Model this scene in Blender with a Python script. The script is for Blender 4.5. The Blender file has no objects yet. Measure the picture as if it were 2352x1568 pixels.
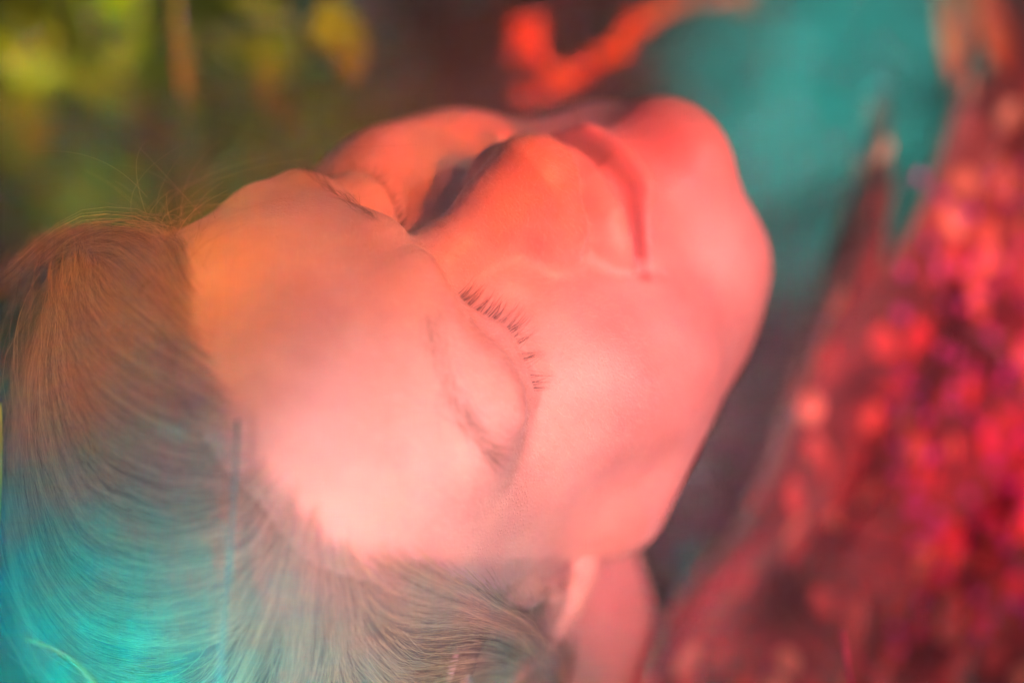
import bpy, bmesh, math, random
import numpy as np
from mathutils import Vector, Matrix

random.seed(7); rng = np.random.default_rng(7)
scene = bpy.context.scene

# ------------------------------------------------------------------ camera
# Head frame (mm): x = the person's left, y = towards the crown, z = out of the face.
RH = np.array([[-0.646, -0.703, 0.298], [0.650, -0.303, 0.696], [-0.399, 0.644, 0.653]])
_u, _s, _vt = np.linalg.svd(RH); RH = _u @ _vt
T_CAM = np.array([-47.6, -35.3, -778.5])          # head origin seen from the camera, mm
S, Cc = math.sin(math.radians(32)), math.cos(math.radians(32))
C2W = np.array([[1, 0, 0], [0, S, -Cc], [0, Cc, S]])   # camera axes -> world axes (pitched down 32 degrees)
H2W = C2W @ RH
HEAD = np.array([0.0, 0.0, 0.86])
CAM = HEAD - C2W @ (T_CAM / 1000.0)

cam_data = bpy.data.cameras.new("camera")
cam_data.lens = 85; cam_data.sensor_width = 36
cam_data.clip_start = 0.02; cam_data.clip_end = 200
cam = bpy.data.objects.new("camera", cam_data)
scene.collection.objects.link(cam)
cam.matrix_world = Matrix.Translation(Vector(CAM)) @ Matrix(C2W.tolist()).to_4x4()
scene.camera = cam
cam_data.dof.use_dof = True
cam_data.dof.focus_distance = 0.713
cam_data.dof.aperture_fstop = 2.2
cam_data.dof.aperture_blades = 0

# ------------------------------------------------------------------ sky, sun
def w2(v):
    return C2W @ np.asarray(v, float)
SUN_DIR = w2([0.80, 0.34, 0.50]); SUN_DIR /= np.linalg.norm(SUN_DIR)   # towards the sun
elev = math.asin(SUN_DIR[2]); azim = math.atan2(SUN_DIR[0], SUN_DIR[1])
world = bpy.data.worlds.new("World"); scene.world = world; world.use_nodes = True
nt = world.node_tree; bg = nt.nodes["Background"]
sky = nt.nodes.new("ShaderNodeTexSky"); sky.sky_type = 'NISHITA'; sky.sun_disc = False
sky.sun_elevation = elev; sky.sun_rotation = azim
nt.links.new(sky.outputs[0], bg.inputs[0]); bg.inputs[1].default_value = 0.05
sun_d = bpy.data.lights.new("sun", 'SUN'); sun_d.energy = 2.0; sun_d.angle = math.radians(0.53); sun_d.color = (1.0, 0.86, 0.72)
sun = bpy.data.objects.new("sun", sun_d); scene.collection.objects.link(sun)
sun.rotation_euler = Vector(SUN_DIR).to_track_quat('Z', 'Y').to_euler()
sun.location = (1, -1, 2)

scene.view_settings.view_transform = 'Standard'; scene.view_settings.look = 'None'
scene.view_settings.exposure = -1.5; scene.view_settings.gamma = 1.0
scene.view_settings.use_curve_mapping = False
scene.cycles.volume_bounces = 1
scene.cycles.max_bounces = 8
scene.cycles.use_denoising = True

# ------------------------------------------------------------------ helpers
def px(x, y, depth):
    """a point of the place, given as the viewing direction of the photograph (2352 px wide) and a distance in metres"""
    f = 2352 * 85 / 36
    v = np.array([(x - 1176) / f, (784 - y) / f, -1.0]) * depth
    return CAM + C2W @ v
def head_px(x, y, depth):
    return (px(x, y, depth) - HEAD) @ H2W * 1000
def link(o, parent=None):
    scene.collection.objects.link(o)
    if parent is not None: o.parent = parent
    return o
def mesh_obj(name, verts, faces, mat, parent=None, smooth=True):
    me = bpy.data.meshes.new(name)
    verts = np.ascontiguousarray(verts, np.float32)
    me.vertices.add(len(verts)); me.vertices.foreach_set("co", verts.ravel())
    if isinstance(faces, np.ndarray):
        n, k = faces.shape
        me.loops.add(n * k); me.loops.foreach_set("vertex_index", faces.astype(np.int32).ravel())
        me.polygons.add(n)
        me.polygons.foreach_set("loop_start", np.arange(0, n * k, k, dtype=np.int32))
    else:
        tot = np.array([len(f_) for f_ in faces]); n = len(faces)
        flat = np.concatenate([np.asarray(f_, np.int32) for f_ in faces])
        me.loops.add(len(flat)); me.loops.foreach_set("vertex_index", flat)
        me.polygons.add(n); me.polygons.foreach_set("loop_start", np.r_[0, np.cumsum(tot)[:-1]].astype(np.int32))
    me.update(calc_edges=True)
    me.polygons.foreach_set("use_smooth", np.full(n, smooth, bool))
    if mat: me.materials.append(mat)
    return link(bpy.data.objects.new(name, me), parent)
def tag(o, label=None, category=None, group=None, kind=None):
    if label: o["label"] = label
    if category: o["category"] = category
    if group: o["group"] = group
    if kind: o["kind"] = kind
    return o
def node_mat(name):
    m = bpy.data.materials.new(name); m.use_nodes = True
    return m, m.node_tree, m.node_tree.nodes["Principled BSDF"]
def varied(name, cols, rough=0.6, scale=40.0, trans=0.0, detail=4.0, bump=0.0, spec=0.5, sheen=0.0):
    """a material whose colour wanders between the given colours over the surface"""
    m, t, b = node_mat(name)
    tc = t.nodes.new("ShaderNodeTexCoord"); nz = t.nodes.new("ShaderNodeTexNoise")
    nz.inputs["Scale"].default_value = scale; nz.inputs["Detail"].default_value = detail
    t.links.new(tc.outputs["Object"], nz.inputs["Vector"])
    rp = t.nodes.new("ShaderNodeValToRGB"); el = rp.color_ramp.elements
    while len(el) < len(cols): el.new(0.5)
    for i, c in enumerate(cols):
        el[i].position = 0.32 + 0.36 * i / max(1, len(cols) - 1); el[i].color = (*c, 1)
    t.links.new(nz.outputs[0], rp.inputs[0]); t.links.new(rp.outputs[0], b.inputs["Base Color"])
    b.inputs["Roughness"].default_value = rough
    b.inputs["Specular IOR Level"].default_value = spec
    if sheen: b.inputs["Sheen Weight"].default_value = sheen
    if bump:
        bp = t.nodes.new("ShaderNodeBump"); bp.inputs["Strength"].default_value = bump; bp.inputs["Distance"].default_value = 0.001
        t.links.new(nz.outputs[0], bp.inputs["Height"]); t.links.new(bp.outputs[0], b.inputs["Normal"])
    if trans:
        tr = t.nodes.new("ShaderNodeBsdfTranslucent"); t.links.new(rp.outputs[0], tr.inputs[0])
        mx = t.nodes.new("ShaderNodeMixShader"); mx.inputs[0].default_value = trans
        t.links.new(b.outputs[0], mx.inputs[1]); t.links.new(tr.outputs[0], mx.inputs[2])
        t.links.new(mx.outputs[0], t.nodes["Material Output"].inputs[0])
    return m

# ------------------------------------------------------------------ distance-field modelling
def smin(a, b, k):
    h = np.clip(0.5 + 0.5 * (b - a) / k, 0, 1)
    return b * (1 - h) + a * h - k * h * (1 - h)
def smax(a, b, k): return -smin(-a, -b, k)
def ell(p, c, r):
    q = (p - np.array(c, np.float32)); r = np.array(r, np.float32)
    k0 = np.sqrt(((q / r) ** 2).sum(1)); k1 = np.sqrt(((q / (r * r)) ** 2).sum(1)) + 1e-9
    return k0 * (k0 - 1) / k1
def cone(p, a, b, ra, rb):
    a = np.array(a, np.float32); b = np.array(b, np.float32); ab = b - a
    t = np.clip(((p - a) @ ab) / (ab @ ab), 0, 1)
    return np.linalg.norm(p - a - t[:, None] * ab, axis=1) - (ra + (rb - ra) * t)
def poly(p, pts, rs):
    d = None
    for i in range(len(pts) - 1):
        e = cone(p, pts[i], pts[i + 1], rs[i], rs[i + 1])
        d = e if d is None else np.minimum(d, e)
    return d

UPH = H2W.T @ np.array([0, 0, 1.0])                      # world up, in the head frame
DWN = 0.42 * np.array([0.0, -1, 0]) - 0.91 * UPH; DWN /= np.linalg.norm(DWN)   # down the spine
FRT = np.array([0.0, -1, 0]); FRT = FRT - DWN * (FRT @ DWN); FRT /= np.linalg.norm(FRT)  # out of the chest
SID = np.cross(FRT, DWN); SID = SID if SID[0] < 0 else -SID                    # towards the right shoulder
T0 = np.array([0.0, -22, -28]) + 0.0
def tb(d, s, u): return T0 + DWN * d + SID * s + FRT * u
def ellf(p, c, r):                                       # ellipsoid in the torso frame
    q = p - c.astype(np.float32)
    B = np.stack([DWN, SID, FRT], 1).astype(np.float32)
    return ell(q @ B, (0, 0, 0), r)

def torso_sdf(p, g=0.0):
    d = ellf(p, tb(370, 0, 12), (190 + g, 142 + g, 98 + g))
    d = smin(d, cone(p, tb(228, 130, -8), tb(228, -130, -8), 46 + g, 46 + g), 45)
    d = smin(d, ellf(p, tb(360, 68, 70), (58 + g, 56 + g, 46 + g)), 30)
    d = smin(d, ellf(p, tb(360, -68, 70), (58 + g, 56 + g, 46 + g)), 30)
    for s in (1, -1):
        d = smin(d, cone(p, tb(232, 158 * s, -8), tb(440, 200 * s, 0), 46 + g, 38 + g), 30)
    return d
def head_sdf(p):
    x = p[:, 0]; q = p.copy(); q[:, 0] = np.abs(x)
    d = ell(p, (0, 21, -10), (75, 84, 95))
    d = smin(d, ell(p, (0, 42, 38), (64, 53, 58.5)), 26)
    d = smin(d, ell(q, (0, -36, 24), (63, 80, 64)), 26)
    d = smin(d, cone(q, (61, -54, 10), (25, -106, 66), 17, 20), 26)      # jaw
    d = smin(d, ell(p, (0, -103, 90), (23, 18, 20)), 15)                # chin
    d = smin(d, ell(q, (44, -26, 62), (24, 22, 24)), 22)                # cheek bone
    d = smin(d, ell(q, (44, -58, 56), (26, 28, 26)), 20)                # cheek
    d = smin(d, ell(p, (0, -66, 71), (32, 27, 30)), 16)                 # mouth barrel
    d = smin(d, cone(q, (8, 21, 89), (50, 22, 68), 11, 10.5), 12)         # brow
    d = smax(d, -ell(q, (32, 0, 100), (18, 13, 17)), 9)                 # socket
    d = smax(d, -ell(q, (14.5, 1, 99), (6, 9, 13)), 7)
    d = smax(d, -ell(p, (0, 4, 106), (22, 6.5, 15)), 7)
    d = smin(d, ell(q, (33, 0, 71.5), (16.5, 14, 15.2)), 3.5)              # closed eye
    d = smin(d, ell(q, (38, 13, 76), (18, 8, 11)), 6)                   # upper lid fold
    n = cone(p, (0, 9, 82), (0, -20, 99), 7.0, 10.0)
    n = smin(n, cone(p, (0, -20, 99), (0, -31, 105.5), 10.8, 15.0), 7)
    n = smin(n, ell(q, (14.5, -34, 95.5), (8.5, 9.5, 11)), 7)
    n = smin(n, cone(p, (0, -43, 103), (0, -50, 96), 5, 5), 4)
    d = smin(d, n, 7)
    d = smin(d, ell(q, (9, -52, 90.5), (19, 8, 11)), 6)                  # above the lip
    up = poly(q, [(0, -56, 101), (5, -55.5, 100.5), (15, -55.5, 97.5), (27, -58, 88)], [6.4, 6.4, 6.0, 3.4])
    lo = poly(q, [(0, -71, 101), (12, -69.5, 99), (26, -62, 87)], [7.2, 6.8, 2.8])
    d = smax(d, -ell(q, (6.8, -47.5, 97), (2.4, 3, 4.5)), 3)
    d = smin(d, up, 6); d = smin(d, lo, 4.5)
    d = smax(d, -poly(q, [(0, -63.5, 108), (14, -62.5, 102), (27, -60, 91), (32, -58.5, 86)], [5.2, 5.0, 3.4, 1.2]), 4.5)
    d = smax(d, -ell(p, (0, -85, 114), (26, 6, 13)), 8)                 # labiomental hollow
    # under the chin, neck
    d = smin(d, ell(p, (0, -104, 42), (50, 32, 44)), 20)
    nk = cone(p, (0, -44, -18), tb(215, 0, 4), 51, 53)
    d = smin(d, nk, 18)
    d = smin(d, cone(p, (-60, -24, -22), tb(210, 30, 20), 13, 10), 12)
    d = smin(d, cone(p, (60, -24, -22), tb(210, -30, 20), 13, 10), 12)
    # ears
    e = poly(q, [(72, 2, 8), (74, 14, 8), (78, 24, 1), (81, 26, -10), (84, 18, -21), (84, 2, -25), (81, -14, -20), (77, -26, -8), (74, -33, 1)],
             [2.6, 3, 3.2, 3.4, 3.4, 3.2, 3.4, 5.5, 4.5])
    e = smin(e, poly(q, [(75, 12, -4), (78, 4, -14), (77, -12, -13), (75, -19, -4)], [3, 3.2, 3, 3]), 3)
    e = smin(e, ell(q, (75, 0, -12), (4, 24, 14)), 4)
    e = smin(e, ell(q, (74, -3, 7), (5, 7, 4.5)), 3)                     # tragus
    e = smax(e, -ell(q, (80, -5, -4), (7, 9, 7)), 2.5)
    d = smin(d, e, 4)
    return d
def body_sdf(p):
    d = head_sdf(p)
    far = (p - T0.astype(np.float32)) @ DWN.astype(np.float32) > 60
    if far.any():
        t = torso_sdf(p[far]); d[far] = smin(d[far], t, 30)
    return d

def surface_nets(sdf, lo, hi, h, ratio=4):
    lo = np.array(lo, float); H = h * ratio
    nb = np.ceil((np.array(hi) - lo) / H).astype(int)
    g = np.stack(np.meshgrid(*[np.arange(n + 1) for n in nb], indexing='ij'), -1)
    dc = sdf((lo + g.reshape(-1, 3) * H).astype(np.float32)).reshape(g.shape[:3])
    n = nb * ratio + 1
    act = np.zeros(nb, bool)
    mn = np.full(nb, 1e9); mx = np.full(nb, -1e9)
    for a in (0, 1):
        for b in (0, 1):
            for c in (0, 1):
                v = dc[a:nb[0] + a, b:nb[1] + b, c:nb[2] + c]
                mn = np.minimum(mn, v); mx = np.maximum(mx, v)
    act = (mn < H * 1.1) & (mx > -H * 1.1)
    F = np.repeat(np.repeat(np.repeat(np.where(dc < 0, -1, 1).astype(np.float32), ratio, 0), ratio, 1), ratio, 2)[:n[0], :n[1], :n[2]]
    blk = np.argwhere(act)
    sub = np.stack(np.meshgrid(*[np.arange(ratio + 1)] * 3, indexing='ij'), -1).reshape(-1, 3)
    ids = (blk[:, None, :] * ratio + sub[None]).reshape(-1, 3)
    key = np.unique((ids[:, 0] * n[1] + ids[:, 1]) * n[2] + ids[:, 2])
    F = F.reshape(-1)
    pos = np.stack([key // (n[1] * n[2]), (key // n[2]) % n[1], key % n[2]], 1)
    for s in range(0, len(key), 400000):
        F[key[s:s + 400000]] = sdf((lo + pos[s:s + 400000] * h).astype(np.float32))
    F = F.reshape(n)
    # cells with a sign change
    m = [x - 1 for x in n]
    sg = F < 0; cnt = np.zeros(m, np.int8); acc = None
    for a in (0, 1):
        for b in (0, 1):
            for c in (0, 1): cnt += sg[a:m[0] + a, b:m[1] + b, c:m[2] + c]
    cells = np.argwhere((cnt > 0) & (cnt < 8))
    idx = np.full(m, -1, np.int32); idx[tuple(cells.T)] = np.arange(len(cells))
    P = np.zeros((len(cells), 3)); N = np.zeros(len(cells))
    cor = [(a, b, c) for a in (0, 1) for b in (0, 1) for c in (0, 1)]
    val = {k: F[cells[:, 0] + k[0], cells[:, 1] + k[1], cells[:, 2] + k[2]] for k in cor}
    for i, k in enumerate(cor):
        for ax in range(3):
            if k[ax] == 0:
                k2 = list(k); k2[ax] = 1; k2 = tuple(k2)
                va, vb = val[k], val[k2]; ok = (va < 0) != (vb < 0)
                t = np.where(ok, va / np.where(ok, va - vb, 1), 0)
                q = np.array(k, float)[None] + np.eye(3)[ax][None] * t[:, None]
                P[ok] += q[ok]; N[ok] += 1
    V = lo + (cells + P / N[:, None]) * h
    quads = []
    for ax in range(3):
        o1, o2 = [(1, 2), (2, 0), (0, 1)][ax]
        sl = [slice(1, m[i]) for i in range(3)]; sl[ax] = slice(0, m[ax])
        sl2 = list(sl); sl2[ax] = slice(1, m[ax] + 1)
        a_, b_ = sg[tuple(sl)], sg[tuple(sl2)]
        e = np.argwhere(a_ != b_)
        off = np.ones(3, int); off[ax] = 0
        fl = a_[tuple(e.T)]
        e = e + off
        d1 = np.eye(3, dtype=int)[o1]; d2 = np.eye(3, dtype=int)[o2]
        c = [idx[tuple((e - d1 * i - d2 * j).T)] for i, j in ((1, 1), (0, 1), (0, 0), (1, 0))]
        qd = np.stack(c, 1); qd[~fl] = qd[~fl][:, ::-1]
        quads.append(qd)
    Q = np.concatenate(quads); Q = Q[(Q >= 0).all(1)]
    return V, Q
def grad(sdf, P, e=0.4):
    P = P.astype(np.float32); G = np.zeros_like(P)
    for i in range(3):
        d = np.zeros(3, np.float32); d[i] = e
        G[:, i] = sdf(P + d) - sdf(P - d)
    G /= np.linalg.norm(G, axis=1, keepdims=True) + 1e-9
    return G
def subdivide(V, Q):
    E = np.concatenate([Q[:, [0, 1]], Q[:, [1, 2]], Q[:, [2, 3]], Q[:, [3, 0]]]); Es = np.sort(E, 1)
    u, inv = np.unique(Es[:, 0].astype(np.int64) * len(V) + Es[:, 1], return_inverse=True)
    em = (V[u // len(V)] + V[u % len(V)]) / 2
    fm = V[Q].mean(1); nV, nE, nQ = len(V), len(u), len(Q)
    e = inv.reshape(4, nQ).T + nV; fc = np.arange(nQ) + nV + nE
    out = [np.stack([Q[:, i], e[:, i], fc, e[:, i - 1]], 1) for i in range(4)]
    return np.concatenate([V, em, fm]), np.concatenate(out)

# ------------------------------------------------------------------ added coloured fills, no source in the place, tinting face, haze and plants
def spot(name, aim_px, aim_d, pos_cam, color, power, size_deg, blend=1.0, radius=.02):
    """pos_cam: metres right / up / behind the lens"""
    P_ = CAM + C2W @ np.array(pos_cam, float); A = px(*aim_px, aim_d)
    l = bpy.data.lights.new(name, 'SPOT'); l.energy = power * 39; l.color = color; l.spot_size = math.radians(size_deg); l.spot_blend = blend; l.shadow_soft_size = radius
    o = bpy.data.objects.new(name, l); scene.collection.objects.link(o); o.location = P_
    o.rotation_euler = Vector(P_ - A).to_track_quat('Z', 'Y').to_euler(); return o
spot("pink_fill", (1300, 860), .75, (.004, .006, .0), (1, .34, .42), .9, 7.6)
spot("pale_pink_fill", (920, 1060), .74, (-.008, -.010, .0), (1, .50, .54), 1.15, 9)
spot("temple_fill", (1200, 1190), .74, (.004, -.010, .0), (1, .42, .46), .36, 5.5)
spot("rose_fill", (1600, 880), .80, (.50, .06, .1), (1, .27, .36), 4.2, 12)
spot("neck_fill", (1560, 1400), .82, (.50, -.02, .0), (1, .02, .14), 1.7, 7)
spot("orange_fill", (690, 430), .75, (.55, .14, .0), (1, .17, .0), 3.2, 12)
spot("peach_fill", (1050, 1340), .70, (-.30, -.36, .0), (1, .42, .36), 4.0, 12)
spot("amber_fill", (330, 680), .74, (-.20, .20, .0), (1, .34, .0), 2.4, 12)
spot("vermilion_fill", (1360, 120), .98, (.30, .20, .0), (1, .18, .01), 9.0, 8)
spot("tangerine_fill", (960, 240), .76, (.40, .20, .0), (1, .20, .02), 2.0, 5)
spot("scarlet_fill", (1240, 430), .76, (.56, -.02, -.1), (1, .04, .015), 4.0, 9)
spot("chin_fill", (1520, 330), .79, (.50, .20, .0), (1, .07, .06), 2.0, 8)
spot("turquoise_fill", (400, 1600), .74, (-.012, -.006, .0), (.0, .80, .74), 2.2, 8.2)
spot("sea_fill", (860, 1700), .74, (.0, -.01, .0), (.05, .80, .66), .9, 6)
spot("blue_fill", (-60, 1330), .80, (-.03, .0, .0), (.0, .40, .7), .8, 6)
spot("blue_grey_fill", (925, 460), .74, (-.006, .010, .0), (.0, .60, .8), .08, 2.6)
spot("green_fill", (150, 90), 1.10, (-.30, .30, .0), (.50, .58, .0), 15.0, 11)
spot("yellow_fill", (700, 60), 1.00, (-.10, .40, .0), (.55, .50, .0), 8.0, 7)
spot("sea_green_fill", (1900, 360), 1.45, (.0, .16, .0), (.06, .74, .66), 6.5, 10)
spot("coral_fill", (2230, 400), .92, (.55, .15, .0), (1, .30, .20), 2.4, 7)
spot("crimson_fill", (2340, 900), .92, (.60, .10, .0), (1, .002, .03), 5.2, 11)
spot("dim_crimson_fill", (1920, 1300), .90, (.60, .0, .0), (1, .004, .05), 1.2, 12)
spot("red_fill", (2235, 90), .93, (.40, .25, .0), (1, .06, .02), 2.0, 4.5)
spot("violet_fill", (2280, 900), .95, (.45, .05, .0), (.45, .0, 1), .25, 9)
spot("spike_fill", (1990, 420), .90, (.45, .10, .0), (1, .36, .22), 2.6, 6)

# ------------------------------------------------------------------ the person: one continuous body
def seg_dist(P, pts):
    """distance to a polyline, and how far along it (0..1)"""
    best = np.full(len(P), 1e9); tt = np.zeros(len(P)); n = len(pts) - 1
    for i in range(n):
        a, b = np.array(pts[i], float), np.array(pts[i + 1], float); ab = b - a
        t = np.clip(((P - a) @ ab) / (ab @ ab), 0, 1)
        d = np.linalg.norm(P - a - t[:, None] * ab, axis=1); m = d < best
        best[m] = d[m]; tt[m] = (i + t[m]) / n
    return best, tt
def snap(pts):
    P = np.array(pts, np.float32)
    for _ in range(4): P = P - body_sdf(P)[:, None] * grad(body_sdf, P)
    return P
def smooth_line(pts, n=24):
    P = np.array(pts, float); k = len(P); out = []
    for t in np.linspace(0, k - 1 - 1e-6, n):
        i = int(t); f = t - i
        p0, p1, p2, p3 = P[max(i - 1, 0)], P[i], P[min(i + 1, k - 1)], P[min(i + 2, k - 1)]
        out.append(0.5 * ((2 * p1) + (-p0 + p2) * f + (2 * p0 - 5 * p1 + 4 * p2 - p3) * f * f + (-p0 + 3 * p1 - 3 * p2 + p3) * f ** 3))
    return np.array(out)
def mir(pts): return [(-x, y, z) for x, y, z in pts]

LASH = [(-13, 3.8, 86), (-18, 3.8, 86), (-23.5, 1.5, 85), (-29, .2, 86), (-36, .8, 86), (-43, 2.0, 83), (-49.5, .8, 76.3)]
FARL = [(14.5, 3.5, 82), (18, 0, 84), (25, -3.5, 85), (33, -5.6, 84), (40, -5.6, 79), (46, -2.5, 73), (49, 0.5, 69)]
LIDC = [(-18, 3, 83), (-24, 6.5, 85), (-32, 7.8, 85), (-40, 6, 79), (-47, 2.5, 72), (-52, -2, 68)]
CREASES = []   # line, depth, width
for sgn in (0, 1):
    f_ = mir if sgn else (lambda q: q)
    CREASES += [(FARL if sgn else LASH, 1.3, 0.9), (f_(LIDC), 0.45, 1.5),
        (f_([(-49, 0, 69), (-54, -3, 66), (-60, -6, 60)]), 0.22, 1.2),
        (f_([(-48, -6, 70), (-54, -10, 66), (-60, -14, 60)]), 0.18, 1.4),
        (f_([(-18, -8, 82), (-26, -15, 82), (-38, -17, 77), (-48, -13, 70)]), 0.6, 2.5),
        (f_([(-18, -40, 94), (-25, -47, 88), (-30, -58, 84), (-32, -68, 80)]), 1.0, 3.0),
        (f_([(-16.5, -33, 98), (-20, -38, 95), (-20, -45, 93), (-15, -50, 94)]), .5, 2.2)]
CREASES += [([(-33, -58.5, 86), (-27, -60, 89), (-14, -62.5, 100), (0, -63.5, 105), (14, -62.5, 100), (27, -60, 89), (33, -58.5, 86)], .5, 2.6),
    ([(0, -52, 101), (0, -55, 106)], 0.6, 2.6),
    ([(-2, 12, 92), (-5, 22, 93), (-4, 29, 92)], 0.2, 1.6), ([(4, 13, 92), (6, 22, 92), (6, 28, 92)], 0.15, 1.6),
    ([(-58, 44, 62), (-40, 47, 78), (-14, 45, 90), (20, 46, 89)], 0.12, 1.6),
    ([(-55, 58, 60), (-36, 62, 76), (-10, 60, 88), (22, 61, 86)], 0.12, 1.8),
    ([(-48, 73, 56), (-26, 76, 72), (0, 75, 80)], 0.1, 2.0)]

_c = np.array([tb(d, s, u) for d in (60, 320) for s in (-215, 215) for u in (-70, 70)])
BLO = np.minimum(_c.min(0), (-100, -150, -125)) - 10; BHI = np.maximum(_c.max(0), (100, 125, 135)) + 10
def body_cut(p):
    return np.maximum(body_sdf(p), (p - T0.astype(np.float32)) @ DWN.astype(np.float32) - 300)
V, Q = surface_nets(body_cut, BLO, BHI, 2.2)
for _ in range(2): V = V - body_cut(V.astype(np.float32))[:, None] * grad(body_cut, V, 1.0) * 0.9
# finer faces on the head only
ctr = V[Q].mean(1); fine = ((ctr - T0) @ DWN < 60) & (ctr[:, 2] > -60)
Vf, Qf = subdivide(V, Q[fine]); Qc = Q[~fine]
V, Q = Vf, np.concatenate([Qf, Qc])
headv = (V - T0) @ DWN < 120
for _ in range(2):
    hv = V[headv]; V[headv] = hv - body_sdf(hv.astype(np.float32))[:, None] * grad(body_sdf, hv, 0.5) * 0.9
N = np.zeros_like(V); N[headv] = grad(body_sdf, V[headv], 0.5)
hv = np.where(headv)[0]; hv = hv[V[hv, 2] > 30]
disp = np.zeros(len(V))
for line, dep, wid in CREASES:
    ln = snap(smooth_line(line, 14)); d, t = seg_dist(V[hv], ln)
    fade = np.clip(np.minimum(t, 1 - t) * 7, 0.15, 1)
    disp[hv] -= dep * np.exp(-(d / wid) ** 2) * fade
    disp[hv] += 0.25 * dep * np.exp(-((d - wid * 1.9) / (wid * 0.9)) ** 2) * fade
V = V + N * disp[:, None]

def skin_material():
    m, t, b = node_mat("skin")
    tc = t.nodes.new("ShaderNodeTexCoord")
    def noise(s, d=3):
        n = t.nodes.new("ShaderNodeTexNoise"); n.inputs["Scale"].default_value = s; n.inputs["Detail"].default_value = d
        t.links.new(tc.outputs["Object"], n.inputs["Vector"]); return n
    n1 = noise(38, 3); rp = t.nodes.new("ShaderNodeValToRGB")
    e = rp.color_ramp.elements; e[0].position = .35; e[0].color = (.50, .265, .205, 1); e[1].position = .68; e[1].color = (.60, .345, .265, 1)
    t.links.new(n1.outputs[0], rp.inputs[0])
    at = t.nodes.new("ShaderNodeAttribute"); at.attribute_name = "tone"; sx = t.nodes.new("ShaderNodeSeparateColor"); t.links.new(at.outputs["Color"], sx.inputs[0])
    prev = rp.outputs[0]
    for ch, col, amt in ((0, (.42, .185, .155, 1), 1.0), (1, (.50, .17, .12, 1), 1.0), (2, (.06, .024, .02, 1), 1.0)):  # lip colour, nose redness, painted shade of the mouth gap
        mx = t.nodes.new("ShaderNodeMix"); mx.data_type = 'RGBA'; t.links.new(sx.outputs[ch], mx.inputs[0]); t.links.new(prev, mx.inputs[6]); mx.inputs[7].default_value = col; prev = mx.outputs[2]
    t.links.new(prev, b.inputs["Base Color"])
    b.inputs["Subsurface Weight"].default_value = 0.35
    b.inputs["Subsurface Radius"].default_value = (1.0, 0.35, 0.2); b.inputs["Subsurface Scale"].default_value = 0.006
    b.inputs["Roughness"].default_value = 0.40; b.inputs["Specular IOR Level"].default_value = 0.45
    vo = t.nodes.new("ShaderNodeTexVoronoi"); vo.inputs["Scale"].default_value = 900
    t.links.new(tc.outputs["Object"], vo.inputs["Vector"])
    n2 = noise(1500, 4); n3 = noise(260, 3)
    mr = t.nodes.new("ShaderNodeMapRange"); mr.inputs[1].default_value = 0.0; mr.inputs[2].default_value = 0.45
    t.links.new(vo.outputs["Distance"], mr.inputs[0])
    a1 = t.nodes.new("ShaderNodeMath"); a1.operation = 'MULTIPLY_ADD'; a1.inputs[1].default_value = 0.7
    t.links.new(n2.outputs[0], a1.inputs[0]); t.links.new(mr.outputs[0], a1.inputs[2])
    a2 = t.nodes.new("ShaderNodeMath"); a2.operation = 'MULTIPLY_ADD'; a2.inputs[1].default_value = 1.6
    t.links.new(n3.outputs[0], a2.inputs[0]); t.links.new(a1.outputs[0], a2.inputs[2])
    bp = t.nodes.new("ShaderNodeBump"); bp.inputs["Strength"].default_value = 0.6; bp.inputs["Distance"].default_value = 0.00022
    t.links.new(a2.outputs[0], bp.inputs["Height"]); t.links.new(bp.outputs[0], b.inputs["Normal"])
    return m
SKIN = skin_material()
person = bpy.data.objects.new("person", None); link(person)
person.matrix_world = Matrix.Translation(Vector(HEAD)) @ Matrix(H2W.tolist()).to_4x4()
tag(person, "person lying on their back in the grass with eyes closed and swept back light hair", "person")
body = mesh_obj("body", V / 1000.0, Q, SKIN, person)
# lips redder and darker than the skin; mouth-gap shade painted along the mouth line
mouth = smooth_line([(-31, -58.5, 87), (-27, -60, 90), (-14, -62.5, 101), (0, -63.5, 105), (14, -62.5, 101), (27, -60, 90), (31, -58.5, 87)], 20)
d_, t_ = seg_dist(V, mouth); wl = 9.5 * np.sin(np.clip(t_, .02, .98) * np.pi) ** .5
lipw = np.clip((wl - d_) / 6.0 + .5, 0, 1) ** 1.3 * .6 * (V[:, 2] > 70)
blush = np.exp(-(np.linalg.norm(V - np.array([0, -28, 108]), axis=1) / 20) ** 2) * .6
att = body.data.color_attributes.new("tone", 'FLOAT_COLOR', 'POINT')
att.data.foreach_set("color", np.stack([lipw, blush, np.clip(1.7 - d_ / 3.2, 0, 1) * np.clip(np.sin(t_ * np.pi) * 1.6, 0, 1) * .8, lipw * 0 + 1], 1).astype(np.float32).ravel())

# ------------------------------------------------------------------ hair
CX, CY = RH[0], RH[1]                      # picture right / up as directions of the head frame
def proj_head(P):
    c = P @ RH.T + T_CAM; f = 2352 * 85 / 36
    return np.stack([1176 + f * c[:, 0] / -c[:, 2], 784 - f * c[:, 1] / -c[:, 2]], 1)
HAIRLINE = smooth_line([(60, 48, 62), (50, 58, 70), (38, 66, 76), (24, 73, 79), (8, 80, 76), (-6, 84, 73), (-20, 85, 69), (-35, 81, 64), (-51, 74, 53),
                        (-64, 56, 47), (-71, 36, 34), (-74, 15, 20), (-76, -6, 12), (-74, -14, -22), (-62, -40, -50), (-40, -50, -80)], 60)
SC = np.array([0, 40, -18.0])              # middle of the scalp
_dirs = HAIRLINE - SC; _dirs /= np.linalg.norm(_dirs, axis=1, keepdims=True)
AX = np.array([-.05, .62, -.78]); AX /= np.linalg.norm(AX)      # middle of the haired area
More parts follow.
